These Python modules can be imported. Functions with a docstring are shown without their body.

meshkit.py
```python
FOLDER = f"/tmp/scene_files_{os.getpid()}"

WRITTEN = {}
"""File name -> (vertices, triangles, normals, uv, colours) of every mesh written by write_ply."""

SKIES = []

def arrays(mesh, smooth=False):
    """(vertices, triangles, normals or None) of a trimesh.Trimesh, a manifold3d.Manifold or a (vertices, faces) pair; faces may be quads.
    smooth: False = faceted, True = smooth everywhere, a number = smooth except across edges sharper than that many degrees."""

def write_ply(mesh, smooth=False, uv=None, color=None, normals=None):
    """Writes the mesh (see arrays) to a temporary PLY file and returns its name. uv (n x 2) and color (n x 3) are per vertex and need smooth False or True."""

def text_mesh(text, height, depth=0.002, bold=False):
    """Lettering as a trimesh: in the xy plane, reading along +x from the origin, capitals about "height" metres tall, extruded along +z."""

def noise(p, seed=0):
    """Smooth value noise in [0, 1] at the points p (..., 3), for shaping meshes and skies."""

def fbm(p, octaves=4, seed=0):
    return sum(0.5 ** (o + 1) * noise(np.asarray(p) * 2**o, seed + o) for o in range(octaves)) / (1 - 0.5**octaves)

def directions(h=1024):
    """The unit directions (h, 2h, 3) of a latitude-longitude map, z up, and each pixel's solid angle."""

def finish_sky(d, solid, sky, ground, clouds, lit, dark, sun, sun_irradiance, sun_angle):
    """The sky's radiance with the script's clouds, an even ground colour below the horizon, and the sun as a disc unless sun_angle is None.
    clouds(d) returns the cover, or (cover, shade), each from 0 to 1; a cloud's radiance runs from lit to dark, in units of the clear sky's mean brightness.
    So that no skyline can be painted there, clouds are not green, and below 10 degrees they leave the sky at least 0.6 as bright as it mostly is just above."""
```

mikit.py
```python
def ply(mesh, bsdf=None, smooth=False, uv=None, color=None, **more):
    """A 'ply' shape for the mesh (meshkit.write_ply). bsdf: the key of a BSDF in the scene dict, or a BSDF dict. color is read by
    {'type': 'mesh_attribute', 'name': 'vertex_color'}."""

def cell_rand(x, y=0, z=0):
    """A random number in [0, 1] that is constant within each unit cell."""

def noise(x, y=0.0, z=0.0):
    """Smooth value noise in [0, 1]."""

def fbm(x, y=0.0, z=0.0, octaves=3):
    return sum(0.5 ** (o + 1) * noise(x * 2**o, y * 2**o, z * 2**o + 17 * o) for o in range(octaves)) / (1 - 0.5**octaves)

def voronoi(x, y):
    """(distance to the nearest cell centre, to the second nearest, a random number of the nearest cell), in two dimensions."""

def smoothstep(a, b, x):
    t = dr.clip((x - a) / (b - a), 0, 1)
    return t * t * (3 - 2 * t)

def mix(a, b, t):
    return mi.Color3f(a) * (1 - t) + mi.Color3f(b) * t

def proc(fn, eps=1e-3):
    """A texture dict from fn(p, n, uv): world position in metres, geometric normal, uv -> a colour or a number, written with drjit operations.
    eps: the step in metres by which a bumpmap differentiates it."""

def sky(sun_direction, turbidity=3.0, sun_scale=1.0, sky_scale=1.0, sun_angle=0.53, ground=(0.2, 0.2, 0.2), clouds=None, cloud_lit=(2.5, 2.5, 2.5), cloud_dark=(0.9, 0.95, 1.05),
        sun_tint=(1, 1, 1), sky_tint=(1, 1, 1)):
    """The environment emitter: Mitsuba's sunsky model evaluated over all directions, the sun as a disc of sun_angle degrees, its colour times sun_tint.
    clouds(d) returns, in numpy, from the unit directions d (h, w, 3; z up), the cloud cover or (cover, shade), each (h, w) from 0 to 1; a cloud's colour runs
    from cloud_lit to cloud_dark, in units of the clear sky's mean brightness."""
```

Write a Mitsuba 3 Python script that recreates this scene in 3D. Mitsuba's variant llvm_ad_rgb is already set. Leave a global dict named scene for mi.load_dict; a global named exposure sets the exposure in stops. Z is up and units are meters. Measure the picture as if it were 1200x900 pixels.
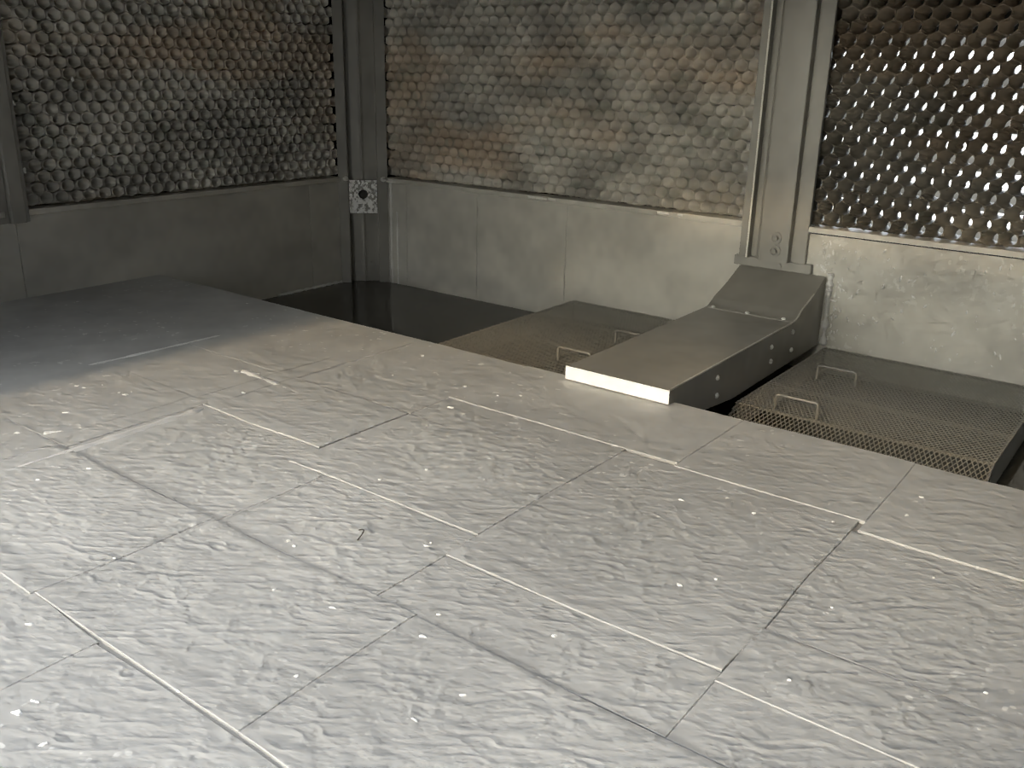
import math, random
import numpy as np
import trimesh
import drjit as dr
import mitsuba as mi
import mikit
import meshkit
from mikit import proc, noise, fbm, smoothstep, mix, voronoi, cell_rand

T = mi.ScalarTransform4f
scene, labels = {"type": "scene"}, {}
rng = np.random.default_rng(7)
random.seed(7)

# ------------------------------------------------------------------ camera
YAW, PITCH, ROLL, FOV = -0.64392759, 0.33063779, -0.02232783, 2 * math.degrees(math.atan(600 / 1088.65))
EYE = np.array([6.067, -5.831, 1.5])
_fwd = np.array([math.sin(YAW) * math.cos(PITCH), math.cos(YAW) * math.cos(PITCH), -math.sin(PITCH)])
_r0 = np.array([math.cos(YAW), -math.sin(YAW), 0.0])
_d0 = np.cross(_fwd, _r0)
_right = math.cos(ROLL) * _r0 + math.sin(ROLL) * _d0
_down = -math.sin(ROLL) * _r0 + math.cos(ROLL) * _d0
_m = np.eye(4)
_m[:3, 0], _m[:3, 1], _m[:3, 2], _m[:3, 3] = -_right, -_down, _fwd, EYE
scene["camera"] = {"type": "perspective", "fov": FOV, "fov_axis": "x", "near_clip": 0.02, "far_clip": 500.0, "to_world": T(_m.tolist())}

# ------------------------------------------------------------------ light: hazy low sun and sky through the open side behind the camera
exposure = 4.95
SUN_ELEV, SUN_AZ = math.radians(23.0), math.radians(-3.0)
def veil(d):
    """A bright broken cloud cover over the whole sky."""
    f = meshkit.fbm(np.ascontiguousarray(d.reshape(-1, 3)) * 3.0 + 7.0).reshape(d.shape[:2])
    return np.clip(0.72 + 0.5 * (f - 0.5), 0, 1), np.clip(0.45 - 1.2 * (f - 0.5), 0, 1)


scene["sky"] = mikit.sky([math.sin(SUN_AZ) * math.cos(SUN_ELEV), -math.cos(SUN_AZ) * math.cos(SUN_ELEV), math.sin(SUN_ELEV)],
                         turbidity=4.0, sun_scale=0.045, sky_scale=1.0, sun_angle=3.5, ground=(0.25, 0.24, 0.22), sun_tint=(0.96, 0.98, 1.0), sky_tint=(1.0, 1.0, 1.0),
                         clouds=veil, cloud_lit=(2.42, 2.5, 2.62), cloud_dark=(1.46, 1.53, 1.64))


# ------------------------------------------------------------------ helpers
def numbered(key):
    if key not in scene and not any(k.startswith(key + "__") for k in scene) and key not in labels:
        return key
    n = 1
    while True:
        k = f"{key}_{n:03d}"
        if k not in scene and k not in labels and not any(q.startswith(k + "__") for q in scene):
            return k
        n += 1


_count = {}


def put(name, shape, parent=None):
    """One entry of the scene; a name that is taken gets the next number."""
    base = f"{parent}__{name}" if parent else name
    n = _count.get(base, 0)
    _count[base] = n + 1
    key = base if n == 0 else f"{base}_{n:03d}"
    scene[key] = shape
    return key


def tag(key, label=None, category=None, group=None, kind=None):
    d = {}
    if label: d["label"] = label
    if category: d["category"] = category
    if group: d["group"] = group
    if kind: d["kind"] = kind
    labels[key] = d
    return key


def mat(name, d):
    scene[name] = {"type": "twosided", "bsdf": d, "id": name} if d["type"] != "twosided" else d
    scene[name].pop("id", None)
    return name


def box(x0, x1, y0, y1, z0, z1):
    m = trimesh.creation.box((x1 - x0, y1 - y0, z1 - z0))
    m.apply_translation(((x0 + x1) / 2, (y0 + y1) / 2, (z0 + z1) / 2))
    return m


def chamfer_box(x0, x1, y0, y1, z0, z1, c=0.003):
    pts = []
    for x in (x0, x1):
        for y in (y0, y1):
            for z in (z0, z1):
                sx, sy, sz = (c if x == x0 else -c), (c if y == y0 else -c), (c if z == z0 else -c)
                pts += [(x, y + sy, z + sz), (x + sx, y, z + sz), (x + sx, y + sy, z)]
    return trimesh.convex.convex_hull(np.array(pts))


def prism(poly, z0, z1):
    """Plan outline (x, y) extruded from z0 to z1."""
    import shapely.geometry as sg
    m = trimesh.creation.extrude_polygon(sg.Polygon(poly), z1 - z0)
    m.apply_translation((0, 0, z0))
    return m


def tube(points, r, sides=8):
    p = np.asarray(points, float)
    t = np.gradient(p, axis=0)
    t /= np.linalg.norm(t, axis=1, keepdims=True) + 1e-12
    ref = np.where(np.abs(t[:, 2:]) < 0.9, [[0, 0, 1.0]], [[1.0, 0, 0]])
    a = np.cross(t, ref); a /= np.linalg.norm(a, axis=1, keepdims=True) + 1e-12
    b = np.cross(t, a)
    ang = np.arange(sides) * 2 * np.pi / sides
    rr = np.broadcast_to(r, (len(p),))
    v = p[:, None] + rr[:, None, None] * (np.cos(ang)[None, :, None] * a[:, None] + np.sin(ang)[None, :, None] * b[:, None])
    v = v.reshape(-1, 3)
    f = []
    for i in range(len(p) - 1):
        for j in range(sides):
            q = [i * sides + j, i * sides + (j + 1) % sides, (i + 1) * sides + (j + 1) % sides, (i + 1) * sides + j]
            f += [[q[0], q[1], q[2]], [q[0], q[2], q[3]]]
    n = len(v)
    v = np.vstack([v, p[0], p[-1]])
    for j in range(sides):
        f.append([n, (j + 1) % sides, j])
        f.append([n + 1, n - sides + j, n - sides + (j + 1) % sides])
    m = trimesh.Trimesh(v, f, process=False)
    m.fix_normals()
    return m


def cat(*ms):
    return trimesh.util.concatenate([m for m in ms])


def dome(r, h, rings=4, seg=12):
    """A round rivet head standing on z = 0."""
    prof = [(r * math.cos(a), h * math.sin(a)) for a in np.linspace(0, math.pi / 2, rings + 1)]
    prof[-1] = (0.0, h)
    return trimesh.creation.revolve([(0, -0.002), (r, -0.002)] + prof, sections=seg)


# ------------------------------------------------------------------ materials
def paint(name, base, rough=0.38, spot=0.06, bump=0.0012, peel_glint=0.0, spec=0.5):
    base = np.array(base)

    def col(p, n, uv):
        a = fbm(p.x * 2.1 + 3, p.y * 2.1, p.z * 2.6, 4)
        b = noise(p.x * 17, p.y * 17, p.z * 9)
        c = mix((base * (1 - 2.2 * spot)).tolist(), np.minimum(base * (1 + 2.0 * spot), 1).tolist(), smoothstep(0.25, 0.75, a))
        c = c * (0.95 + 0.1 * b)
        if peel_glint:
            f = smoothstep(0.62, 0.70, fbm(p.x * 38, p.y * 38, p.z * 26, 3)) * smoothstep(0.42, 0.62, fbm(p.x * 3 + 9, p.y * 3, p.z * 4, 2))
            c = c * (1 - peel_glint * f) + mi.Color3f(0.72, 0.71, 0.66) * (peel_glint * f)  # pale spots painted in as highlights on the peeling relief
        return c

    def height(p, n, uv):
        h = 0.6 * fbm(p.x * 14, p.y * 14, p.z * 14, 3) + 0.25 * noise(p.x * 70, p.y * 70, p.z * 55)
        if peel_glint:
            h = h + 1.2 * smoothstep(0.5, 0.8, fbm(p.x * 52, p.y * 52, p.z * 38, 2))
        return h

    return mat(name, {"type": "bumpmap", "arbitrary": proc(height, 2e-3), "scale": bump,
                      "bsdf": {"type": "principled", "base_color": proc(col), "roughness": rough, "specular": spec}})


paint("mat_wall", (0.52, 0.50, 0.445), rough=0.33, bump=0.0009)
paint("mat_wall_rough", (0.50, 0.48, 0.425), rough=0.32, bump=0.004, peel_glint=0.45)
paint("mat_post", (0.27, 0.26, 0.23), rough=0.34, bump=0.0012)
paint("mat_duct", (0.27, 0.258, 0.225), rough=0.30, spot=0.05, bump=0.0010)
paint("mat_ridge", (0.70, 0.69, 0.66), rough=0.4, bump=0.003)
paint("mat_lip_glint", (0.72, 0.70, 0.64), rough=0.3)  # pale colour standing in for sunlight reflected by the post lip
paint("mat_white", (0.86, 0.86, 0.83), rough=0.35, spot=0.01, bump=0.0006)
def cast_col(p, n, uv):
    f = fbm((p.x + p.y) * 42, p.z * 60, 2.0, 3)
    return mix([0.30, 0.29, 0.26], [0.92, 0.91, 0.88], smoothstep(0.34, 0.56, f))


mat("mat_cast", {"type": "principled", "base_color": proc(cast_col), "roughness": 0.3, "specular": 0.7})
paint("mat_ceiling", (0.07, 0.068, 0.06), rough=0.6, bump=0.001)
mat("mat_dark", {"type": "principled", "base_color": {"type": "rgb", "value": [0.025, 0.024, 0.02]}, "roughness": 0.6})
mat("mat_rivet", {"type": "principled", "base_color": {"type": "rgb", "value": [0.72, 0.71, 0.66]}, "roughness": 0.3})
mat("mat_mesh", {"type": "principled", "base_color": {"type": "rgb", "value": [0.36, 0.345, 0.30]}, "roughness": 0.4, "metallic": 0.3})
mat("mat_handle", {"type": "principled", "base_color": {"type": "rgb", "value": [0.20, 0.19, 0.165]}, "roughness": 0.4})
mat("mat_flake", {"type": "principled", "base_color": {"type": "rgb", "value": [0.88, 0.87, 0.83]}, "roughness": 0.5})
mat("mat_scrap", {"type": "principled", "base_color": {"type": "rgb", "value": [0.05, 0.045, 0.035]}, "roughness": 0.5})
mat("mat_water", {"type": "principled", "base_color": {"type": "rgb", "value": [0.032, 0.030, 0.022]}, "roughness": 0.06, "specular": 0.5})


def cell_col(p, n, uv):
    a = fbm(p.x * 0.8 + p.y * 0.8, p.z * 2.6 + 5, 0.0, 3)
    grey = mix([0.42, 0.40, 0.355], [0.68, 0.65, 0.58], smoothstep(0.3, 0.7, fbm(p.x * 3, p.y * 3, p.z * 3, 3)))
    warm_glow = smoothstep(0.48, 0.75, a) * 0.45  # warm light reflections painted into the cell colour
    c = grey * (1 - warm_glow) + mi.Color3f(0.72, 0.52, 0.34) * warm_glow
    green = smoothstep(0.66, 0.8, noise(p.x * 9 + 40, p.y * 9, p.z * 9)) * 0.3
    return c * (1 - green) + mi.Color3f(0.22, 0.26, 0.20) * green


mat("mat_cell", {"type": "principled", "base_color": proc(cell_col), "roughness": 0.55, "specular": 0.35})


SEAMS_Y = [(-4.15, 2.45, 5.6, 0.020, 0.40), (-2.975, 2.65, 3.62, 0.009, 0.45), (-3.07, 2.2, 2.65, 0.008, 0.35), (-3.46, 2.05, 2.5, 0.008, 0.35), (-3.575, 5.25, 6.4, 0.010, 0.45),
           (-4.70, 3.1, 4.5, 0.020, 0.22), (-3.56, 3.4, 4.4, 0.016, 0.22), (-3.73, 4.4, 5.1, 0.014, 0.25), (-3.40, 2.75, 3.4, 0.012, 0.20)]   # y, x from, x to, half width, strength
SEAMS_X = [(3.53, -4.76, -4.16, 0.009, 0.28), (4.31, -3.62, -2.9, 0.007, 0.25), (3.56, -4.14, -3.55, 0.009, 0.25), (2.57, -3.35, -2.65, 0.008, 0.45), (2.44, -3.42, -2.65, 0.008, 0.45),
           (4.48, -4.77, -4.25, 0.010, 0.22), (2.42, -4.0, -3.46, 0.009, 0.30), (5.28, -3.85, -3.1, 0.008, 0.15)]


def seam_tone(p):
    """Darker tone along the joints of the lining, ragged and uneven."""
    wob = (fbm(p.x * 6, p.y * 6, 21.0, 3) - 0.5) * 0.035
    ragged = smoothstep(0.22, 0.55, fbm(p.x * 5, p.y * 5, 31.0, 3))
    d = mi.Float(0)
    for at, a, b, w, k in SEAMS_Y:
        d = dr.maximum(d, k * (1 - smoothstep(0.3 * w, 1.6 * w, dr.abs(p.y - at + wob))) * smoothstep(a - 0.08, a + 0.08, p.x) * (1 - smoothstep(b - 0.08, b + 0.08, p.x)))
    for at, a, b, w, k in SEAMS_X:
        d = dr.maximum(d, k * (1 - smoothstep(0.3 * w, 1.6 * w, dr.abs(p.x - at + wob))) * smoothstep(a - 0.06, a + 0.06, p.y) * (1 - smoothstep(b - 0.06, b + 0.06, p.y)))
    return 0.62 * d * (0.35 + 0.65 * ragged)


def floor_col(p, n, uv):
    a = fbm(p.x * 1.1, p.y * 1.1, 0.0, 4)
    b = fbm(p.x * 9, p.y * 9, 1.0, 3)
    c = mix([0.40, 0.395, 0.375], [0.50, 0.495, 0.47], smoothstep(0.25, 0.75, a))
    c = c * (0.92 + 0.16 * b)
    c = c * (1 - seam_tone(p))
    spot = smoothstep(0.80, 0.86, fbm(p.x * 30, p.y * 30, 4.0, 2)) * smoothstep(0.45, 0.6, fbm(p.x * 1.7 + 5, p.y * 1.7, 2.0, 2))
    return c * (1 - 0.5 * spot) + mi.Color3f(0.8, 0.79, 0.75) * (0.5 * spot)


def cell_shaded(p, n, uv):
    return cell_col(p, n, uv) * mi.Color3f(0.36, 0.34, 0.31)  # darkened copy of the cell colour, shade painted in for the right panel


mat("mat_cell_shaded", {"type": "principled", "base_color": proc(cell_shaded), "roughness": 0.5, "specular": 0.4})


def floor_h(p, n, uv):
    u, v = p.x * 0.80 + p.y * 0.60, -p.x * 0.60 + p.y * 0.80
    w = fbm(p.x * 5, p.y * 5, 9.0, 2) * 1.6
    h = fbm(u * 17 + w, v * 40 + w, 0.0, 3) + 0.45 * fbm(u * 48 + w, v * 85, 3.0, 2)
    ridge = 1 - dr.abs(2 * noise(u * 13 + 1.5 * w, v * 30 + w, 5.0) - 1)
    return h + 0.5 * ridge * ridge


mat("mat_floor", {"type": "bumpmap", "arbitrary": proc(floor_h, 3e-3), "scale": 0.0062,
                  "bsdf": {"type": "principled", "base_color": proc(floor_col), "roughness": 0.42, "specular": 0.24}})
mat("mat_floor_base", {"type": "principled", "base_color": {"type": "rgb", "value": [0.30, 0.29, 0.27]}, "roughness": 0.6})


def yard_col(p, n, uv):
    return mix([0.30, 0.29, 0.27], [0.42, 0.41, 0.38], fbm(p.x * 0.6, p.y * 0.6, 0.0, 4))


mat("mat_yard", {"type": "principled", "base_color": proc(yard_col), "roughness": 0.85})

# ------------------------------------------------------------------ the setting
XR, YF, ZC = 8.2, -6.5, 2.69          # right wall, open front side, ceiling
EDGE, PIT, LEDGE = -2.06, -0.356, 0.565   # edge of the raised floor, bottom of the trough, top of the lower wall panels
HEAD, JAMB, JAMB_R = 2.30, 1.62, 5.85   # head and jambs of the open side

put("yard", mikit.ply(box(-40, 48, -60, 40, -1.2, -0.9), "mat_yard"))
tag("yard", "concrete yard outside the tower", kind="structure")
put("wall_added_wing", mikit.ply(box(JAMB_R + 0.45, JAMB_R + 0.6, -16.0, YF - 0.16, -0.9, 7.0), "mat_dark"))  # unseen wall, added to block sky light from the right
tag("wall_added_wing", "dark wing wall added outside to block sky light, right of the open side", kind="structure")
put("wall_added_yard", mikit.ply(box(-40, 48, -31, -30, -0.9, 1.2), "mat_yard"))  # unseen wall, added; its height sets how much low sky light enters
tag("wall_added_yard", "long low wall added across the yard to shape the low sky light", kind="structure")

put("floor", mikit.ply(cat(box(-0.3, XR + 0.3, YF, EDGE + 0.006, -0.6, -0.008)), "mat_floor_base"))
tag("floor", kind="structure")
put("trough_bottom", mikit.ply(box(-0.3, XR + 0.3, EDGE, 0.3, -0.6, PIT - 0.03), "mat_floor_base"), "floor")


def sheet(x0, x1, y0, y1, z, tilt=0.0, thick=0.016, seed=0, bev=0.002):
    """One lining sheet of the floor: a slightly uneven slab with ragged edges."""
    step = 0.07
    nx, ny = max(3, int((x1 - x0) / step)), max(3, int((y1 - y0) / step))
    u, v = np.meshgrid(np.linspace(0, 1, nx + 1), np.linspace(0, 1, ny + 1))

    def wob(t, s):
        return (meshkit.noise(np.stack([t * 3.1, t * 0 + s * 1.7, t * 0 + 3.3], -1)) - 0.5) * 0.022

    def at(inset, zz):
        X = x0 + inset + (x1 - x0 - 2 * inset) * u
        Y = y0 + inset + (y1 - y0 - 2 * inset) * v
        Xw = X + wob(Y, seed + 1) * (1 - u) + wob(Y, seed + 2) * u
        Yw = Y + wob(X, seed + 3) * (1 - v) + wob(X, seed + 4) * v
        Zw = np.full_like(X, zz)
        if zz > -0.012:
            Zw = zz + tilt * (v - 0.5) + 0.0035 * (meshkit.fbm(np.stack([X * 1.6, Y * 1.6, X * 0 + 5], -1)) - 0.5)
        return np.stack([Xw, Yw, Zw], -1)

    top, mid, bot = at(bev, z), at(0.0, z - bev), at(0.0, -0.013)
    mid[..., 2] = top[..., 2] - bev
    W = nx + 1
    V = [top.reshape(-1, 3)]
    F = []
    for i in range(ny):
        for j in range(nx):
            a = i * W + j
            F += [[a, a + 1, a + W + 1], [a, a + W + 1, a + W]]
    ring = [j for j in range(nx)] + [i * W + nx for i in range(ny)] + [ny * W + j for j in range(nx, 0, -1)] + [i * W for i in range(ny, 0, -1)]
    n0 = len(V[0])
    k = len(ring)
    V.append(mid.reshape(-1, 3)[ring]); V.append(bot.reshape(-1, 3)[ring])
    for q in range(k):
        a, b = ring[q], ring[(q + 1) % k]
        m0, m1 = n0 + q, n0 + (q + 1) % k
        F += [[m0, m1, b], [m0, b, a]]
        F += [[m0 + k, m1 + k, m1], [m0 + k, m1, m0]]
    return trimesh.Trimesh(np.vstack(V), F, process=False)


G = 0.0006
SHEETS = [  # x0, x1, front y, back y, height
    (-0.02, 1.55, -2.97, EDGE, 0.0000), (1.55, 2.58, -2.97, EDGE, 0.0012), (2.58, 3.34, -2.97, EDGE, 0.0006),
    (3.34, 4.55, -2.69, EDGE, 0.0060), (4.55, 5.30, -2.72, EDGE, 0.0060), (5.30, 6.60, -2.80, EDGE, 0.0048), (6.60, XR, -2.85, EDGE, 0.0042),
    (3.34, 4.31, -3.66, -2.69, 0.0024), (4.31, 5.28, -3.83, -2.71, 0.0024), (5.28, 6.30, -3.57, -2.81, 0.0000), (6.30, XR, -3.57, -2.84, 0.0006),
    (5.28, 6.30, -3.88, -3.57, 0.0030), (6.30, XR, -3.88, -3.57, 0.0024),
    (-0.02, 1.30, -3.46, -2.97, 0.0000), (1.30, 2.45, -3.46, -2.97, 0.0006), (2.45, 3.34, -3.50, -2.97, 0.0030),
    (-0.02, 1.40, -4.15, -3.46, 0.0000), (1.40, 2.55, -4.15, -3.46, 0.0024), (2.55, 3.55, -4.15, -3.50, -0.0006), (3.55, 4.31, -4.15, -3.66, -0.0006),
    (4.31, 5.28, -4.15, -3.83, -0.0012), (5.28, 6.30, -4.15, -3.88, -0.0006), (6.30, XR, -4.15, -3.88, -0.0006),
    (-0.02, 1.60, -4.77, -4.15, 0.0024), (1.60, 2.50, -4.77, -4.15, 0.0030), (2.50, 3.53, -4.77, -4.15, 0.0036), (3.53, 4.48, -4.77, -4.15, 0.0030),
    (4.48, 5.50, -4.78, -4.15, 0.0036), (5.50, 6.60, -4.78, -4.15, 0.0030), (6.60, XR, -4.78, -4.15, 0.0030),
    (-0.02, 1.8, -5.6, -4.77, -0.0012), (1.8, 2.9, -5.6, -4.77, 0.0000), (2.9, 3.9, -5.6, -4.77, -0.0006), (3.9, 5.0, -5.6, -4.78, -0.0006), (5.0, 6.5, -5.6, -4.78, 0.0000), (6.5, XR, -5.6, -4.78, 0.0000),
    (-0.02, 2.4, YF, -5.6, 0.0000), (2.4, 4.4, YF, -5.6, 0.0006), (4.4, 6.4, YF, -5.6, 0.0000), (6.4, XR, YF, -5.6, 0.0000),
]
for i, (x0, x1, y0, y1, z) in enumerate(SHEETS):
    put("lining_sheet", mikit.ply(sheet(x0 + G, x1 - G, y0 + G, y1 - G, z, seed=i), "mat_floor", smooth=35), "floor")

HX0, HX1, HY0, HY1 = 2.6, 5.7, -6.45, -4.65     # opening added in the ceiling to light the near floor
def ridge(p0, p1, w, h, seed):
    """A low resin ridge over a joint of the lining."""
    n, m = 60, 7
    t = np.linspace(0, 1, n)
    p0, p1 = np.array(p0, float), np.array(p1, float)
    d = (p1 - p0) / np.linalg.norm(p1 - p0)
    q = np.array([-d[1], d[0]])
    V, F = [], []
    for i, a in enumerate(t):
        c = p0 + (p1 - p0) * a
        k = (0.6 + 0.8 * float(meshkit.noise(np.array([[a * 14, seed, 0.3]]))[0])) * min(1, 12 * a, 12 * (1 - a))
        for j in range(m):
            s = j / (m - 1) * 2 - 1
            V.append([c[0] + q[0] * s * w * k, c[1] + q[1] * s * w * k, -0.003 + (h + 0.003) * (1 - s * s) * max(k, 0.2)])
    for i in range(n - 1):
        for j in range(m - 1):
            a = i * m + j
            F += [[a, a + m, a + m + 1], [a, a + m + 1, a + 1]]
    me = trimesh.Trimesh(np.array(V), F, process=False)
    if me.face_normals[:, 2].mean() < 0:
        me.invert()
    return me


for i, (a, b, w, h) in enumerate((((2.61, -4.45), (2.59, -3.50), 0.026, 0.008), ((2.25, -3.06), (2.80, -3.12), 0.03, 0.005), ((1.62, -3.6), (1.66, -2.7), 0.02, 0.004))):
    put("seam_ridge", mikit.ply(ridge(a, b, w, h, i), "mat_ridge", smooth=True), "floor")

put("ceiling", mikit.ply(cat(box(-0.6, XR + 0.6, HY1, 0.6, ZC, ZC + 0.15), box(-0.6, XR + 0.6, YF - 0.3, HY0, ZC, ZC + 0.15), box(-0.6, HX0, HY0, HY1, ZC, ZC + 0.15), box(HX1, XR + 0.6, HY0, HY1, ZC, ZC + 0.15)), "mat_ceiling"))
put("sun_block_curb", mikit.ply(cat(box(HX0 - 0.05, HX1 + 0.05, HY1, HY1 + 0.05, ZC + 0.15, ZC + 0.62), box(HX0 - 0.05, HX1 + 0.05, HY0 - 0.05, HY0, ZC + 0.15, ZC + 0.62), box(HX0 - 0.05, HX0, HY0, HY1, ZC + 0.15, ZC + 0.62), box(HX1, HX1 + 0.05, HY0, HY1, ZC + 0.15, ZC + 0.62)), "mat_ceiling"), "ceiling")  # raised rim added to keep the low sun out of the opening
tag("ceiling", kind="structure")
put("wall_right", mikit.ply(box(XR, XR + 0.15, YF, 0.3, -0.6, ZC), "mat_ceiling"))
tag("wall_right", kind="structure")
put("wall_front", mikit.ply(cat(box(-0.3, JAMB, YF - 0.15, YF, -0.6, ZC), box(JAMB_R, XR + 0.3, YF - 0.15, YF, -0.6, HEAD), box(JAMB, XR + 0.3, YF - 0.15, YF, HEAD, ZC)), "mat_wall"))
tag("wall_front", "solid jamb and head of the open side the daylight comes in by", kind="structure")

# lower wall panels: sheet panels with a folded ledge along the top
put("wall_left", mikit.ply(box(-0.14, -0.008, YF, 0.14, -0.6, LEDGE - 0.03), "mat_dark"))
tag("wall_left", kind="structure")
for y0, y1 in ((YF, -5.0), (-5.0, -3.03), (-3.03, -0.62), (-0.62, -0.19)):
    put("panel", mikit.ply(chamfer_box(-0.010, 0.0, y0 + 0.0015, y1 - 0.0015, PIT - 0.03, LEDGE - 0.034, 0.002), "mat_wall"), "wall_left")


def ledge(p0, p1, out, z=LEDGE, h=0.034, d=0.028, seed=1, drips=True):
    """Folded lip along the top of a wall panel; out = the direction into the room."""
    p0, p1, out = map(np.asarray, (p0, p1, out))
    n = 60
    ts = np.linspace(0, 1, n)
    V, F = [], []
    prof = [(-0.12, 0.0), (d - 0.004, 0.0), (d, -0.004), (d, -h), (-0.004, -h)]
    for k, t in enumerate(ts):
        c = p0 + (p1 - p0) * t
        s = t * np.linalg.norm(p1 - p0)
        r = float(meshkit.noise(np.array([[s * 9.0, seed, 0.5]]))[0])
        for j, (a, b) in enumerate(prof):
            bb = b - (0.010 * max(r - 0.45, 0) * 2 if (j >= 3 and drips) else 0)
            V.append([c[0] + out[0] * a, c[1] + out[1] * a, z + bb])
    m = len(prof)
    for k in range(n - 1):
        for j in range(m - 1):
            a = k * m + j
            F += [[a, a + m, a + m + 1], [a, a + m + 1, a + 1]]
    return trimesh.Trimesh(np.array(V), F, process=False)


put("ledge", mikit.ply(ledge((0, -2.95), (0, -0.27), (1, 0), seed=2, drips=False), "mat_wall", smooth=30), "wall_left")
put("ledge", mikit.ply(ledge((0, YF), (0, -3.10), (1, 0), seed=5, drips=False), "mat_wall", smooth=30), "wall_left")

put("wall_back", mikit.ply(box(-0.14, XR + 0.14, 0.008, 0.14, -0.6, LEDGE - 0.03), "mat_dark"))
tag("wall_back", kind="structure")
for x0, x1, mm in ((0.19, 0.52, "mat_wall"), (0.52, 1.30, "mat_wall"), (1.30, 2.17, "mat_wall"), (2.17, 3.60, "mat_wall"), (3.60, 6.3, "mat_wall_rough"), (6.3, XR, "mat_wall")):
    put("panel", mikit.ply(chamfer_box(x0 + 0.0012, x1 - 0.0012, 0.0, 0.010, PIT - 0.03, LEDGE - 0.034, 0.0015), mm), "wall_back")
put("ledge", mikit.ply(ledge((0.31, 0), (3.59, 0), (0, -1), seed=3), "mat_wall", smooth=30), "wall_back")
put("ledge", mikit.ply(ledge((4.02, 0), (6.6, 0), (0, -1), z=LEDGE + 0.012, seed=4, drips=False), "mat_wall", smooth=30), "wall_back")
put("trim_1", mikit.ply(box(0.0, XR, 0.0, 0.14, 2.66, ZC), "mat_wall"))
tag("trim_1", "closed band of wall above the back eliminators", kind="structure")
put("trim_2", mikit.ply(box(-0.14, 0.0, YF, 0.14, 2.66, ZC), "mat_wall"))
tag("trim_2", "closed band of wall above the left eliminator", kind="structure")
put("wall_outer_back", mikit.ply(cat(box(-0.6, 3.80, 0.55, 0.60, -0.9, ZC), box(3.76, 3.80, 0.26, 0.55, -0.9, ZC)), "mat_dark"))  # short cross piece added to keep daylight off the middle panel
tag("wall_outer_back", "dark outer casing behind the back eliminators", kind="structure")
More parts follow.
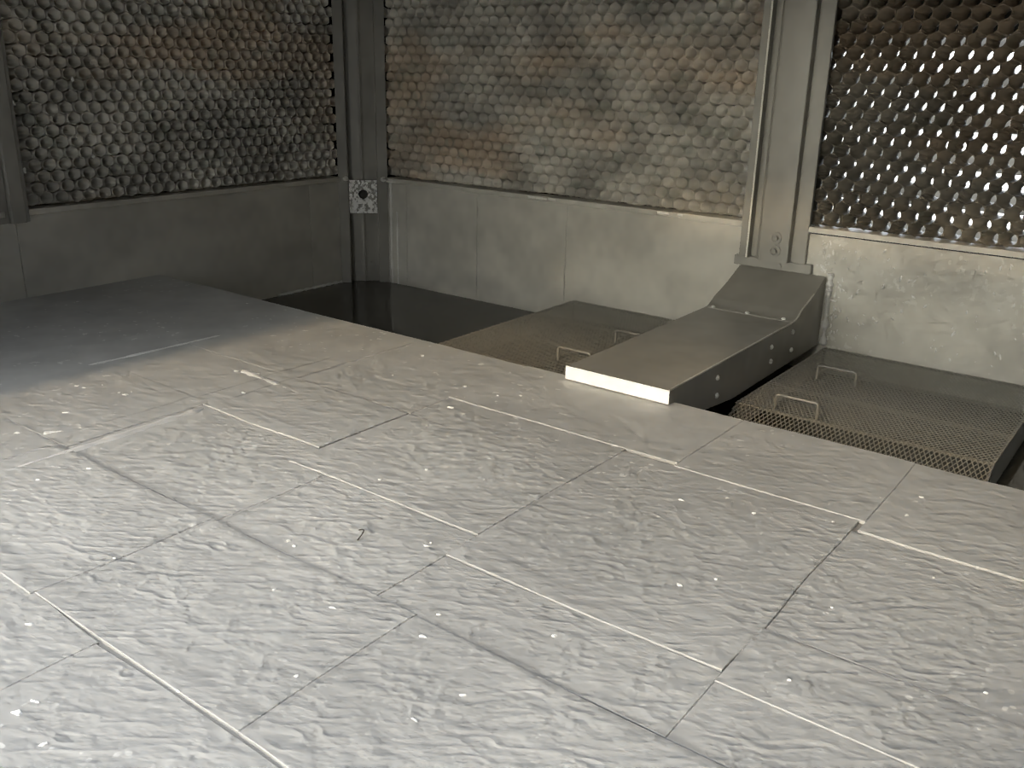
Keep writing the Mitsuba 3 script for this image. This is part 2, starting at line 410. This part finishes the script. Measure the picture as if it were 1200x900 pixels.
for i in range(10):
    z = -0.42 + 0.235 * i
    lv = chamfer_box(3.70, 9.0, -0.004, 0.004, -0.065, 0.065, 0.002)
    lv.apply_transform(trimesh.transformations.rotation_matrix(math.radians(-35), (1, 0, 0)))
    lv.apply_translation((0, 0.62, z))
    put("louver", mikit.ply(lv, "mat_wall"), "wall_outer_back")

lumps = []
lr = np.random.default_rng(11)
for i in range(190):
    if i < 60:
        x, z = 4.09 + abs(lr.normal(0, 0.13)), lr.uniform(0.18, 0.50)
    elif i < 85:
        x, z = 4.22 + abs(lr.normal(0, 0.03)), lr.uniform(-0.16, 0.3)
    else:
        x, z = lr.uniform(4.2, 6.0), lr.uniform(-0.12, 0.52)
    e = trimesh.creation.icosphere(subdivisions=1, radius=1.0)
    w = lr.uniform(0.003, 0.007)
    e.apply_scale([w, 0.0035, w * lr.uniform(1.0, 3.6)])
    e.apply_transform(trimesh.transformations.rotation_matrix(lr.normal(0, 0.5), (0, 1, 0)))
    e.apply_translation((x, 0.0, z))
    lumps.append(e)
k = put("paint_lump", mikit.ply(cat(*lumps), "mat_ridge", smooth=True), "wall_back")
tag(k, kind="stuff")
for x, w in ((1.86, 0.035), (1.95, 0.05), (2.05, 0.03), (2.99, 0.045), (3.12, 0.02), (0.36, 0.03)):
    put("paint_chip", mikit.ply(chamfer_box(x - w, x + w, -0.033, -0.027, LEDGE - 0.022, LEDGE - 0.006, 0.002), "mat_rivet"), "wall_back")
put("added_upper_casing", mikit.ply(box(3.70, 9.0, 0.55, 0.60, 1.74, ZC), "mat_dark"), "wall_outer_back")  # added to keep daylight out behind the upper cells
put("wall_outer_left", mikit.ply(cat(box(-0.60, -0.55, YF, 0.6, -0.9, ZC), box(-0.60, -0.14, YF - 0.15, YF, -0.9, ZC)), "mat_dark"))
tag("wall_outer_left", "dark outer casing behind the left eliminator", kind="structure")


def bead(p0, p1, r, seed, name, parent, m="mat_ridge"):
    n = 70
    t = np.linspace(0, 1, n)[:, None]
    p = np.asarray(p0) + (np.asarray(p1) - np.asarray(p0)) * t
    q = np.stack([t[:, 0] * 31, t[:, 0] * 0 + seed, t[:, 0] * 0], -1)
    rr = r * (0.45 + 1.1 * meshkit.noise(q))
    put(name, mikit.ply(tube(p, rr, 7), m, smooth=True), parent)


bead((0.004, -0.265, PIT), (0.004, -0.265, LEDGE - 0.04), 0.012, 1, "sealant_bead", "wall_left")
bead((0.34, -0.004, PIT), (0.34, -0.004, LEDGE - 0.04), 0.010, 2, "sealant_bead", "wall_back")
bead((0.41, -0.003, PIT), (0.41, -0.003, 0.28), 0.006, 6, "sealant_bead", "wall_back")
bead((4.20, -0.005, -0.17), (4.19, -0.005, 0.30), 0.018, 3, "sealant_bead", "wall_back")
bead((0.004, -0.30, PIT + 0.01), (0.004, -1.0, PIT + 0.01), 0.012, 4, "sealant_bead", "wall_left")

put("water", mikit.ply(box(0.001, XR - 0.001, EDGE + 0.004, -0.001, PIT - 0.029, PIT + 0.004), "mat_water"))
tag("water", "shallow dark still water on the bottom of the sunken trough", "water", kind="stuff")

# ------------------------------------------------------------------ drift eliminators: honeycomb panels of bent hexagonal tubes
PX, PZ = 0.100, 0.070


def cell_mesh(depth, bend, sag, swing, fill=1.0):
    """A hexagonal tube from its mouth at the origin along +y. It sags on its way; bend: a bulge to the side and back, swing: a lasting turn to the side."""
    hx, hz, hs = PX / 2, PZ * 2 / 3, PZ / 3
    outer = np.array([(0, hz), (-hx, hs), (-hx, -hs), (0, -hz), (hx, -hs), (hx, hs)])
    outer = outer * [fill, (fill + 1) / 2]
    ring = []
    for k in range(6):
        a, b, c = outer[k - 1], outer[k], outer[(k + 1) % 6]
        ring += [b * 0.72 + a * 0.28, b * 0.72 + c * 0.28]
    ring = np.array(ring)
    outl = np.repeat(outer, 2, axis=0)
    V, F, n = [], [], 12
    V += [(x, 0.0, z) for x, z in outl]
    secs = [(0.0, 0.965), (0.2, 0.95), (0.4, 0.94), (0.6, 0.94), (0.8, 0.94), (1.0, 0.955)]
    for s, sc in secs:
        ox, oz = bend * math.sin(math.pi * s) + swing * s ** 0.55, -sag * math.sin(math.pi * s)
        V += [(x * sc + ox, s * depth + (0.0012 if s == 0 else 0), z * sc + oz) for x, z in ring]
    for k in range(len(secs)):
        for j in range(n):
            a, b = k * n + j, k * n + (j + 1) % n
            F += [[a, b, b + n], [a, b + n, a + n]]
    return trimesh.Trimesh(np.array(V, float), F, process=False)


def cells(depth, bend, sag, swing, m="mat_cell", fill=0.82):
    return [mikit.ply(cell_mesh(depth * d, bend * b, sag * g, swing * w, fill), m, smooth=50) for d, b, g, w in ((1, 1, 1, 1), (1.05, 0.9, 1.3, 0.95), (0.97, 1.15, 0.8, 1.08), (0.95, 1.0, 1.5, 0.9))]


def eliminator(label, origin, along, inward, length, z0, rows, near, CELLS):
    """Panel from ORIGIN along ALONG; its tubes run to -inward. near: the point whose closest cells are single parts."""
    key = "drift_eliminator" if "drift_eliminator" not in labels else numbered("drift_eliminator")
    tag(key, label, "drift eliminator")
    along, inward = np.array([*along, 0.0]), np.array([*inward, 0.0])
    R = np.eye(4)
    R[:3, 0], R[:3, 1], R[:3, 2] = along, -inward, (0, 0, 1)
    spots = []
    for r in range(rows):
        off = 0.0 if r % 2 == 0 else PX / 2
        n = int((length - off - PX / 2) / PX + 1e-6)
        for i in range(n):
            c = np.array([*origin, 0.0]) + along * (PX / 2 + off + i * PX) + np.array([0, 0, z0 + PZ * 2 / 3 + r * PZ])
            j = rng.normal(0, [0.003, 0.004, 0.0025])
            c = c + along * j[0] + inward * j[1] + np.array([0, 0, j[2]])
            spots.append((c, rng.normal(0, 2.0), int(rng.integers(len(CELLS)))))
    spots.sort(key=lambda s: np.linalg.norm(s[0] - near))
    rest = []
    for i, (c, roll, v) in enumerate(spots):
        M = R.copy(); M[:3, 3] = c
        a = math.radians(roll)
        L = np.eye(4); L[0, 0] = L[2, 2] = math.cos(a); L[0, 2] = math.sin(a); L[2, 0] = -math.sin(a)
        if i < 300:
            put("cell", {**CELLS[v], "to_world": T((M @ L).tolist())}, key)
        else:
            m = trimesh.Trimesh(*meshkit.WRITTEN[CELLS[v]["filename"]][:2], process=False)
            m.apply_transform(M @ L)
            rest.append(m)
    if rest:
        k = put("cell_block", mikit.ply(cat(*rest), CELLS[0]["bsdf"]["id"], smooth=50), key)
        tag(k, kind="stuff")
    return key


el = eliminator("brown-grey honeycomb drift eliminator panel above the left wall, dark with a few white flecks for daylight through pinholes", (-0.015, -2.95), (0, 1), (1, 0), 2.75, LEDGE + 0.008, 29, np.array([0, -2.2, 0.9]), cells(0.19, 0.0, 0.012, -0.065))
em = eliminator("brown-grey honeycomb drift eliminator panel with a painted band of warm reflected light, between the corner post and the bolted post", (0.24, 0.015), (1, 0), (0, -1), 3.40, LEDGE + 0.008, 29, np.array([2.9, 0, 0.9]), cells(0.19, 0.0, 0.012, 0.065))
er = eliminator("honeycomb drift eliminator panel right of the bolted post with daylight showing through its cells", (3.90, 0.015), (1, 0), (0, -1), 2.7, LEDGE + 0.020, 29, np.array([4.4, 0, 1.0]), cells(0.20, 0.050, 0.014, 0.0, "mat_cell_shaded", 1.0))

# ------------------------------------------------------------------ steel posts
def bolt(center, normal, r=0.02, h=0.016, hexa=True):
    m = trimesh.creation.cylinder(r, h, sections=6) if hexa else dome(r, h)
    z = np.array(normal, float); z /= np.linalg.norm(z)
    M = trimesh.geometry.align_vectors([0, 0, 1], z)
    m.apply_transform(M)
    m.apply_translation(np.array(center, float) + (z * h / 2 if hexa else 0))
    return m


# corner post: flanges and a creased web set across the corner
tag("steel_post", "grey steel corner post with a square anchor plate, standing where the two panel walls meet", "post")
S2 = math.sqrt(0.5)


def ud(u, d):
    """Across the corner: u to the right as seen from the room, d out from the corner."""
    return (u * S2 + d * S2, u * S2 - d * S2)


def ud_prism(poly, z0, z1):
    return prism([ud(u, d) for u, d in poly], z0, z1)


ZT = 2.6
put("flange", mikit.ply(ud_prism([(-0.205, 0.205), (-0.205, 0.222), (-0.125, 0.222), (-0.118, 0.215), (-0.118, 0.13), (-0.128, 0.13), (-0.128, 0.205)], PIT + 0.005, ZT), "mat_post"), "steel_post")
put("flange", mikit.ply(ud_prism([(0.203, 0.205), (0.213, 0.222), (0.130, 0.222), (0.123, 0.215), (0.123, 0.13), (0.133, 0.13), (0.133, 0.205)], PIT + 0.005, ZT), "mat_post"), "steel_post")
put("web", mikit.ply(ud_prism([(-0.128, 0.135), (-0.128, 0.150), (-0.02, 0.158), (0.0, 0.166), (0.02, 0.158), (0.133, 0.150), (0.133, 0.135)], PIT + 0.005, ZT), "mat_post"), "steel_post")
for s in (-1, 1):
    put("bolt", mikit.ply(bolt((*ud(0.06 * s, 0.152), -0.20), (S2, -S2, 0), 0.024, 0.02), "mat_post"), "steel_post")
# anchor plate with a round hole
import shapely.geometry as sg
plate = sg.box(-0.118, -0.14, 0.118, 0.14).difference(sg.Point(0.0, 0.02).buffer(0.04, 16))
pm = trimesh.creation.extrude_polygon(plate, 0.022)
pm = pm.subdivide_to_size(0.03)
PMt = np.eye(4)
PMt[:3, 0], PMt[:3, 1], PMt[:3, 2], PMt[:3, 3] = (S2, S2, 0), (0, 0, 1), (S2, -S2, 0), (*ud(0.003, 0.206), 0.40)
pm.apply_transform(PMt)
k = put("anchor_plate", mikit.ply(pm, "mat_cast"), "steel_post")
tag(k, "pale rough square plate with a round hole")
hole = trimesh.creation.cylinder(0.045, 0.03, sections=20)
hole.apply_transform(trimesh.geometry.align_vectors([0, 0, 1], [S2, -S2, 0])); hole.apply_translation((*ud(0.003, 0.185), 0.42))
put("hole_back", mikit.ply(hole, "mat_dark"), "steel_post")
for q in ((0.062, -0.262, LEDGE - 0.012), (0.312, -0.062, LEDGE - 0.012)):
    k = put("weld_blob", mikit.ply(trimesh.creation.icosphere(subdivisions=2, radius=0.026).apply_scale([1, 1, 0.8]).apply_translation(q), "mat_rivet", smooth=True), "steel_post")

# bolted post between the middle and the right panel
P1 = "steel_post_001"
tag(P1, "grey steel post with two recessed bolts, rising from the end of the sloped duct", "post")
ZB = 0.335
put("flange", mikit.ply(prism([(3.575, -0.001), (3.575, -0.030), (3.640, -0.030), (3.640, -0.065), (3.649, -0.065), (3.649, -0.001)], ZB, ZT), "mat_post"), P1)
k = put("lip", mikit.ply(chamfer_box(3.639, 3.650, -0.074, -0.0651, ZB + 0.001, ZT, 0.002), "mat_lip_glint"), P1)
tag(k, "pale edge of the flange with its sunlight reflection painted in")
arc = [(3.705 + 0.03 * (1 - math.cos(a)), -0.045 - 0.03 * math.sin(a)) for a in np.linspace(0, math.pi / 2, 6)]
put("web", mikit.ply(prism([(3.705, -0.001)] + arc + [(3.912, -0.075), (3.922, -0.068), (3.926, -0.001)], ZB, ZT), "mat_post", smooth=35), P1)
put("back_plate", mikit.ply(prism([(3.645, -0.001), (3.645, -0.010), (3.71, -0.010), (3.71, -0.001)], ZB, ZT), "mat_post"), P1)
put("flange", mikit.ply(prism([(3.922, -0.001), (3.922, -0.018), (3.945, -0.018), (3.948, -0.030), (4.020, -0.030), (4.024, -0.026), (4.024, -0.001)], ZB, ZT), "mat_post"), P1)
put("base_plate", mikit.ply(chamfer_box(3.545, 4.07, -0.032, 0.0, 0.275, ZB + 0.004, 0.004), "mat_post"), P1)
for z in (0.488, 0.405):
    ring = trimesh.creation.annulus(0.026, 0.038, 0.008, sections=18)
    ring.apply_transform(trimesh.geometry.align_vectors([0, 0, 1], [0, -1, 0])); ring.apply_translation((3.835, -0.079, z))
    b = put("bolt", mikit.ply(cat(bolt((3.835, -0.074, z), (0, -1, 0), 0.017, 0.022)), "mat_post"), P1)
    put("washer", mikit.ply(ring, "mat_post", smooth=40), b)
put("bolt", mikit.ply(bolt((3.86, -0.031, 0.305), (0, -1, 0), 0.016, 0.012), "mat_post"), P1)

# post at the left edge of the view
P2 = "steel_post_002"
tag(P2, "narrow dark steel post at the left end of the left eliminator panel", "post")
put("web", mikit.ply(prism([(0.001, -3.075), (0.045, -3.075), (0.055, -3.065), (0.055, -2.985), (0.048, -2.978), (0.030, -2.976), (0.030, -2.950), (0.001, -2.950)], 0.49, ZT), "mat_post", smooth=30), P2)
put("flange", mikit.ply(prism([(0.001, -3.15), (0.022, -3.15), (0.022, -3.077), (0.001, -3.077)], 0.49, ZT), "mat_post"), P2)

# ------------------------------------------------------------------ duct
D = "suction_duct"
tag(D, "low grey steel duct with white end face, lying across the trough to the wall", "duct")
X0, X1, DZ, YE, YFOLD, SK = 3.585, 4.165, 0.078, -2.12, -0.47, -0.03


def dx(y):
    """The duct stands slightly askew: its free end lies further to the right."""
    return 0.035 * (-y / 2.12)


prof = [(YE, DZ)] + [(y, DZ) for y in np.linspace(-1.6, YFOLD - 0.06, 4)]
for t in np.linspace(0, 1, 7):   # soft bend, then the rise to the wall
    prof.append((YFOLD - 0.05 + 0.12 * t, DZ + 0.045 * t * t))
prof += [(-0.20, 0.19), (-0.03, 0.268), (-0.0, 0.272)]
top = prof[:8]
def plate_mesh(pr, x0, x1, th=0.006):
    V, F = [], []
    for y, z in pr:
        for x in (x0, x1):
            V += [(x + dx(y), y, z), (x + dx(y), y, z - th)]
    n = len(pr)
    for i in range(n - 1):
        a = i * 4
        for q in ((0, 2, 6, 4), (1, 5, 7, 3), (0, 4, 5, 1), (2, 3, 7, 6)):
            F += [[a + q[0], a + q[1], a + q[2]], [a + q[0], a + q[2], a + q[3]]]
    e = (n - 1) * 4
    F += [[0, 1, 3], [0, 3, 2], [e, e + 2, e + 3], [e, e + 3, e + 1]]
    m = trimesh.Trimesh(np.array(V), F, process=False); m.fix_normals()
    return m


put("top_plate", mikit.ply(plate_mesh(prof[:7], X0 + 0.004, X1 - 0.004), "mat_duct"), D)
put("sloped_plate", mikit.ply(plate_mesh([(y, z + (0.003 if i == 0 else 0.002)) for i, (y, z) in enumerate(prof[5:])], X0 + 0.004, X1 - 0.004), "mat_duct", smooth=40), D)


def side_mesh(x, th):
    up = [(y, z - 0.001) for y, z in prof]
    low = [(-0.0, -0.172), (-1.36, -0.172), (-2.05, -0.10), (EDGE + 0.012, 0.004), (YE, 0.013)]
    import shapely.geometry as sgm
    m = trimesh.creation.extrude_polygon(sgm.Polygon(up + low), th)
    v = m.vertices.copy()
    m.vertices = np.stack([x + v[:, 2] + dx(v[:, 0]), v[:, 0], v[:, 1]], -1)
    m.fix_normals()
    return m


put("side_plate", mikit.ply(side_mesh(X1 - 0.008, 0.008), "mat_duct"), D)
put("side_plate", mikit.ply(side_mesh(X0, 0.008), "mat_duct"), D)
k = put("edge_trim", mikit.ply(tube([(X1 + dx(y) - 0.003, y, z + 0.002) for y, z in prof[:-2]], 0.006, 6), "mat_wall", smooth=True), D)
k = put("end_plate", mikit.ply(chamfer_box(X0 + dx(YE) - 0.002, X1 + dx(YE) + 0.002, YE - 0.006, YE, 0.013, DZ + 0.004, 0.002), "mat_white"), D)
tag(k, "bright white end face")
riv = dome(0.016, 0.013)
for x, y in ((3.64, -0.50), (3.87, -0.50), (4.10, -0.49)):
    m = riv.copy(); m.apply_translation((x, y, DZ + 0.002)); put("rivet", mikit.ply(m, "mat_rivet", smooth=40), D)
ry = riv.copy(); ry.apply_transform(trimesh.transformations.rotation_matrix(math.pi / 2, (0, 1, 0)))
for y, z in ((-1.58, 0.005), (-1.57, -0.094), (-0.848, 0.003), (-0.836, -0.086), (-0.517, 0.022), (-0.508, -0.092)):
    m = ry.copy(); m.apply_translation((X1 + dx(y), y, z)); put("rivet", mikit.ply(m, "mat_rivet", smooth=40), D)

# ------------------------------------------------------------------ strainer boxes
def screen(origin, e1, e2, a, b, pitch=0.021, w=0.0050, angle=62):
    """Woven screen: two sets of slanting strands clipped to the rectangle a x b spanned by e1, e2."""
    import shapely.geometry as sgm
    e1, e2 = np.array(e1, float), np.array(e2, float)
    nrm = np.cross(e1, e2)
    rect = sgm.box(0, 0, a, b)
    out = []
    for s, lift in ((1, 0.0015), (-1, -0.0015)):
        d = np.array([math.cos(math.radians(angle)), s * math.sin(math.radians(angle))])
        q = np.array([-d[1], d[0]])
        L = a + b
        for k in range(-int(L / pitch) - 2, int(L / pitch) + 2):
            c = np.array([a / 2, b / 2]) + q * k * pitch
            ln = rect.intersection(sgm.LineString([c - d * L, c + d * L]))
            if ln.is_empty or ln.length < 0.01:
                continue
            (ax, ay), (bx, by) = ln.coords[0], ln.coords[-1]
            P, Q = origin + e1 * ax + e2 * ay + nrm * lift, origin + e1 * bx + e2 * by + nrm * lift
            side = (e1 * q[0] + e2 * q[1]) * w / 2
            th = nrm * 0.0015
            V = [P - side - th, P + side - th, P + side * 0.5 + th, P - side * 0.5 + th, Q - side - th, Q + side - th, Q + side * 0.5 + th, Q - side * 0.5 + th]
            out.append((V, [[0, 1, 5], [0, 5, 4], [1, 2, 6], [1, 6, 5], [2, 3, 7], [2, 7, 6], [3, 0, 4], [3, 4, 7]]))
    V = np.vstack([np.array(v) for v, _ in out])
    F = np.vstack([np.array(f) + 8 * i for i, (_, f) in enumerate(out)])
    return trimesh.Trimesh(V, F, process=False)


def handle_mesh(x0, x1, y, z, h=0.085, r=0.0075):
    pts = [(x0, y, z), (x0, y, z + h - 0.015), (x0 + 0.005, y, z + h - 0.004), (x0 + 0.016, y, z + h), (x1 - 0.016, y, z + h), (x1 - 0.005, y, z + h - 0.004), (x1, y, z + h - 0.015), (x1, y, z)]
    return tube(pts, r, 8)


def strainer(label, x0, x1, y0, y1, zt, handles):
    key = "strainer_box" if "strainer_box" not in labels else "strainer_box_001"
    tag(key, label, "strainer")
    zb, t = PIT + 0.014, 0.012
    yf = y0 - 0.27            # the front screen leans out
    fr = [box(x0, x0 + t, y0, y1, zt - 0.018, zt - 0.004), box(x1 - t, x1, y0, y1, zt - 0.018, zt - 0.004), box(x0, x1, y1 - t, y1, zt - 0.018, zt - 0.004), box(x0, x1, y0, y0 + t, zt - 0.018, zt - 0.004),
          box(x0, x0 + t, yf, y1, zb, zb + 0.012), box(x1 - t, x1, yf, y1, zb, zb + 0.012), box(x0, x1, yf, yf + t, zb, zb + 0.012), box(x0, x1, y1 - t, y1, zb, zb + 0.012)]
    for y in (y1 - t,):
        fr += [box(x0, x0 + t, y, y + t, zb, zt - 0.01), box(x1 - t, x1, y, y + t, zb, zt - 0.01)]
    for x in (x0 + t / 2, x1 - t / 2):
        fr.append(tube([(x, yf + t / 2, zb), (x, y0 + t / 2, zt - 0.01)], 0.007, 4))
    for yy in np.linspace(y0, y1, 4)[1:-1]:
        fr.append(box(x0, x1, yy - 0.01, yy + 0.01, zt - 0.024, zt - 0.008))
    put("frame", mikit.ply(cat(*fr), "mat_handle"), key)
    k = put("top_screen", mikit.ply(screen(np.array([x0, y0, zt - 0.003]), (1, 0, 0), (0, 1, 0), x1 - x0, y1 - y0), "mat_mesh"), key); tag(k, kind="stuff")
    s = np.array([0, y0 - yf, zt - 0.003 - zb]); L = np.linalg.norm(s); s = s / L
    k = put("front_screen", mikit.ply(screen(np.array([x0, yf, zb]), (1, 0, 0), s, x1 - x0, L), "mat_mesh"), key); tag(k, kind="stuff")
    k = put("side_screen", mikit.ply(screen(np.array([x1 - 0.001, y0, zb]), (0, 1, 0), (0, 0, 1), y1 - y0, zt - zb - 0.004), "mat_mesh"), key); tag(k, kind="stuff")
    k = put("side_screen", mikit.ply(screen(np.array([x0 + 0.001, y0, zb]), (0, 1, 0), (0, 0, 1), y1 - y0, zt - zb - 0.004), "mat_mesh"), key); tag(k, kind="stuff")
    for hx0, hx1, hy in handles:
        put("handle", mikit.ply(handle_mesh(hx0, hx1, hy, zt - 0.004), "mat_handle", smooth=40), key)
    return key


strainer("mesh strainer box with two wire handles, left of the white-ended duct", 2.27, 3.555, -1.56, -0.015, -0.188, ((3.045, 3.275, -1.345), (3.115, 3.345, -0.79)))
strainer("mesh strainer box with two wire handles, right of the white-ended duct", 4.215, 5.485, -1.36, -0.015, -0.178, ((4.41, 4.63, -0.69), (4.42, 4.645, -1.335)))

# ------------------------------------------------------------------ loose bits
def flake_mesh(w, l, h, seed):
    r = np.random.default_rng(seed)
    n = 7
    ang = np.sort(r.uniform(0, 2 * math.pi, n))
    rad = r.uniform(0.55, 1.0, n)
    lo = np.stack([np.cos(ang) * rad * l / 2, np.sin(ang) * rad * w / 2, np.zeros(n)], -1)
    hi = lo * [0.75, 0.75, 1] + np.stack([r.normal(0, 0.001, n), r.normal(0, 0.001, n), h * r.uniform(0.6, 1.3, n)], -1)
    return trimesh.convex.convex_hull(np.vstack([lo, hi]))


FLAKES = [(2.168, -3.65, 0.05), (2.125, -3.655, 0.025), (2.156, -3.612, 0.02), (1.886, -3.732, 0.04), (1.936, -3.721, 0.03), (1.965, -3.647, 0.015), (2.358, -4.104, 0.12), (2.261, -4.199, 0.05), (2.56, -3.281, 0.06), (2.257, -3.097, 0.05), (2.377, -3.048, 0.035), (2.184, -3.947, 0.05), (3.851, -4.088, 0.035), (3.893, -4.098, 0.02), (2.776, -4.372, 0.03), (2.826, -4.199, 0.04), (3.434, -2.792, 0.05), (3.292, -2.518, 0.035), (3.505, -2.532, 0.02), (3.589, -2.46, 0.025), (3.509, -3.036, 0.02), (3.818, -3.377, 0.025), (3.746, -3.561, 0.02), (4.048, -3.307, 0.02), (4.72, -2.977, 0.045), (4.84, -2.858, 0.03), (4.968, -2.905, 0.035), (4.985, -3.516, 0.04), (5.06, -3.416, 0.02), (4.267, -4.273, 0.04), (4.43, -4.544, 0.03), (4.058, -4.313, 0.02), (4.562, -4.213, 0.04), (4.523, -4.098, 0.03), (4.813, -4.335, 0.025), (4.781, -4.481, 0.03), (5.211, -2.789, 0.02), (5.591, -2.961, 0.02), (5.848, -3.483, 0.02), (5.403, -2.57, 0.03), (5.403, -2.38, 0.03), (5.433, -3.756, 0.02), (5.399, -3.338, 0.02), (3.524, -4.509, 0.02), (3.672, -4.857, 0.04), (4.01, -5.0, 0.06), (4.017, -5.056, 0.05), (4.174, -5.074, 0.03), (4.25, -4.768, 0.025), (2.791, -2.281, 0.025), (2.469, -2.415, 0.02), (2.904, -2.627, 0.02), (1.172, -2.186, 0.02), (3.325, -2.2, 0.015), (4.225, -3.824, 0.035), (4.22, -3.798, 0.02), (4.842, -3.975, 0.03)]


def sheet_top(x, y):
    return max([z for x0, x1, y0, y1, z in SHEETS if x0 <= x <= x1 and y0 <= y <= y1] + [-0.002])


for i, (x, y, l) in enumerate(FLAKES):
    m = flake_mesh(l * 0.5, l * 0.85, 0.004, i)
    m.apply_transform(trimesh.transformations.rotation_matrix(0.6 + 0.5 * math.sin(i * 2.3), (0, 0, 1)))
    m.apply_translation((x, y, sheet_top(x, y) - 0.001))
    k = put("paint_flake", mikit.ply(m, "mat_flake"))
    special = {0: "largest white paint flake of the cluster on the shaded far left floor", 6: "long thin white paint streak on the floor near the left edge", 8: "bright white paint flake by the crossing joints at the far left of the floor",
               16: "pale paint flake just before the long bright joint left of the duct", 24: "white paint flake right of centre, just before the long bright joint", 45: "white curled paint flake on the pale floor in the lower left corner"}
    if i in special:
        tag(k, special[i], "paint flake")
    else:
        tag(k, "small white flake of peeled paint lying on the grey lined floor", "paint flake", "white paint flakes scattered over the floor")
t = np.linspace(0, 1, 9)
hz = sheet_top(4.0, -3.91)
sc = np.stack([3.978 + 0.048 * t + 0.012 * np.sin(t * 3.14), -3.89 - 0.054 * t + 0.014 * np.sin(t * 3.14), hz + 0.004 + 0.014 * np.sin(t * 3.14)], -1)
k = put("wire_scrap", mikit.ply(tube(sc, 0.0022, 6), "mat_scrap", smooth=True))
tag(k, "short dark curved scrap of wire on the open floor", "wire scrap")

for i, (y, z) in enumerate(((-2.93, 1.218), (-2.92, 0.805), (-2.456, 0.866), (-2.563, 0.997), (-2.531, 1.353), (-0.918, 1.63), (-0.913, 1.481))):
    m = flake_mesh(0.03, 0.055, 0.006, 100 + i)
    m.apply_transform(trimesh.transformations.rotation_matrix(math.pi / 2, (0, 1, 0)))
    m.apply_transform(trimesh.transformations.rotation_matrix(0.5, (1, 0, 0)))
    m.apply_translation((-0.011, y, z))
    k = put("daylight_fleck", mikit.ply(m, "mat_flake"), el)  # white flecks stand in for daylight through pinholes in the panel
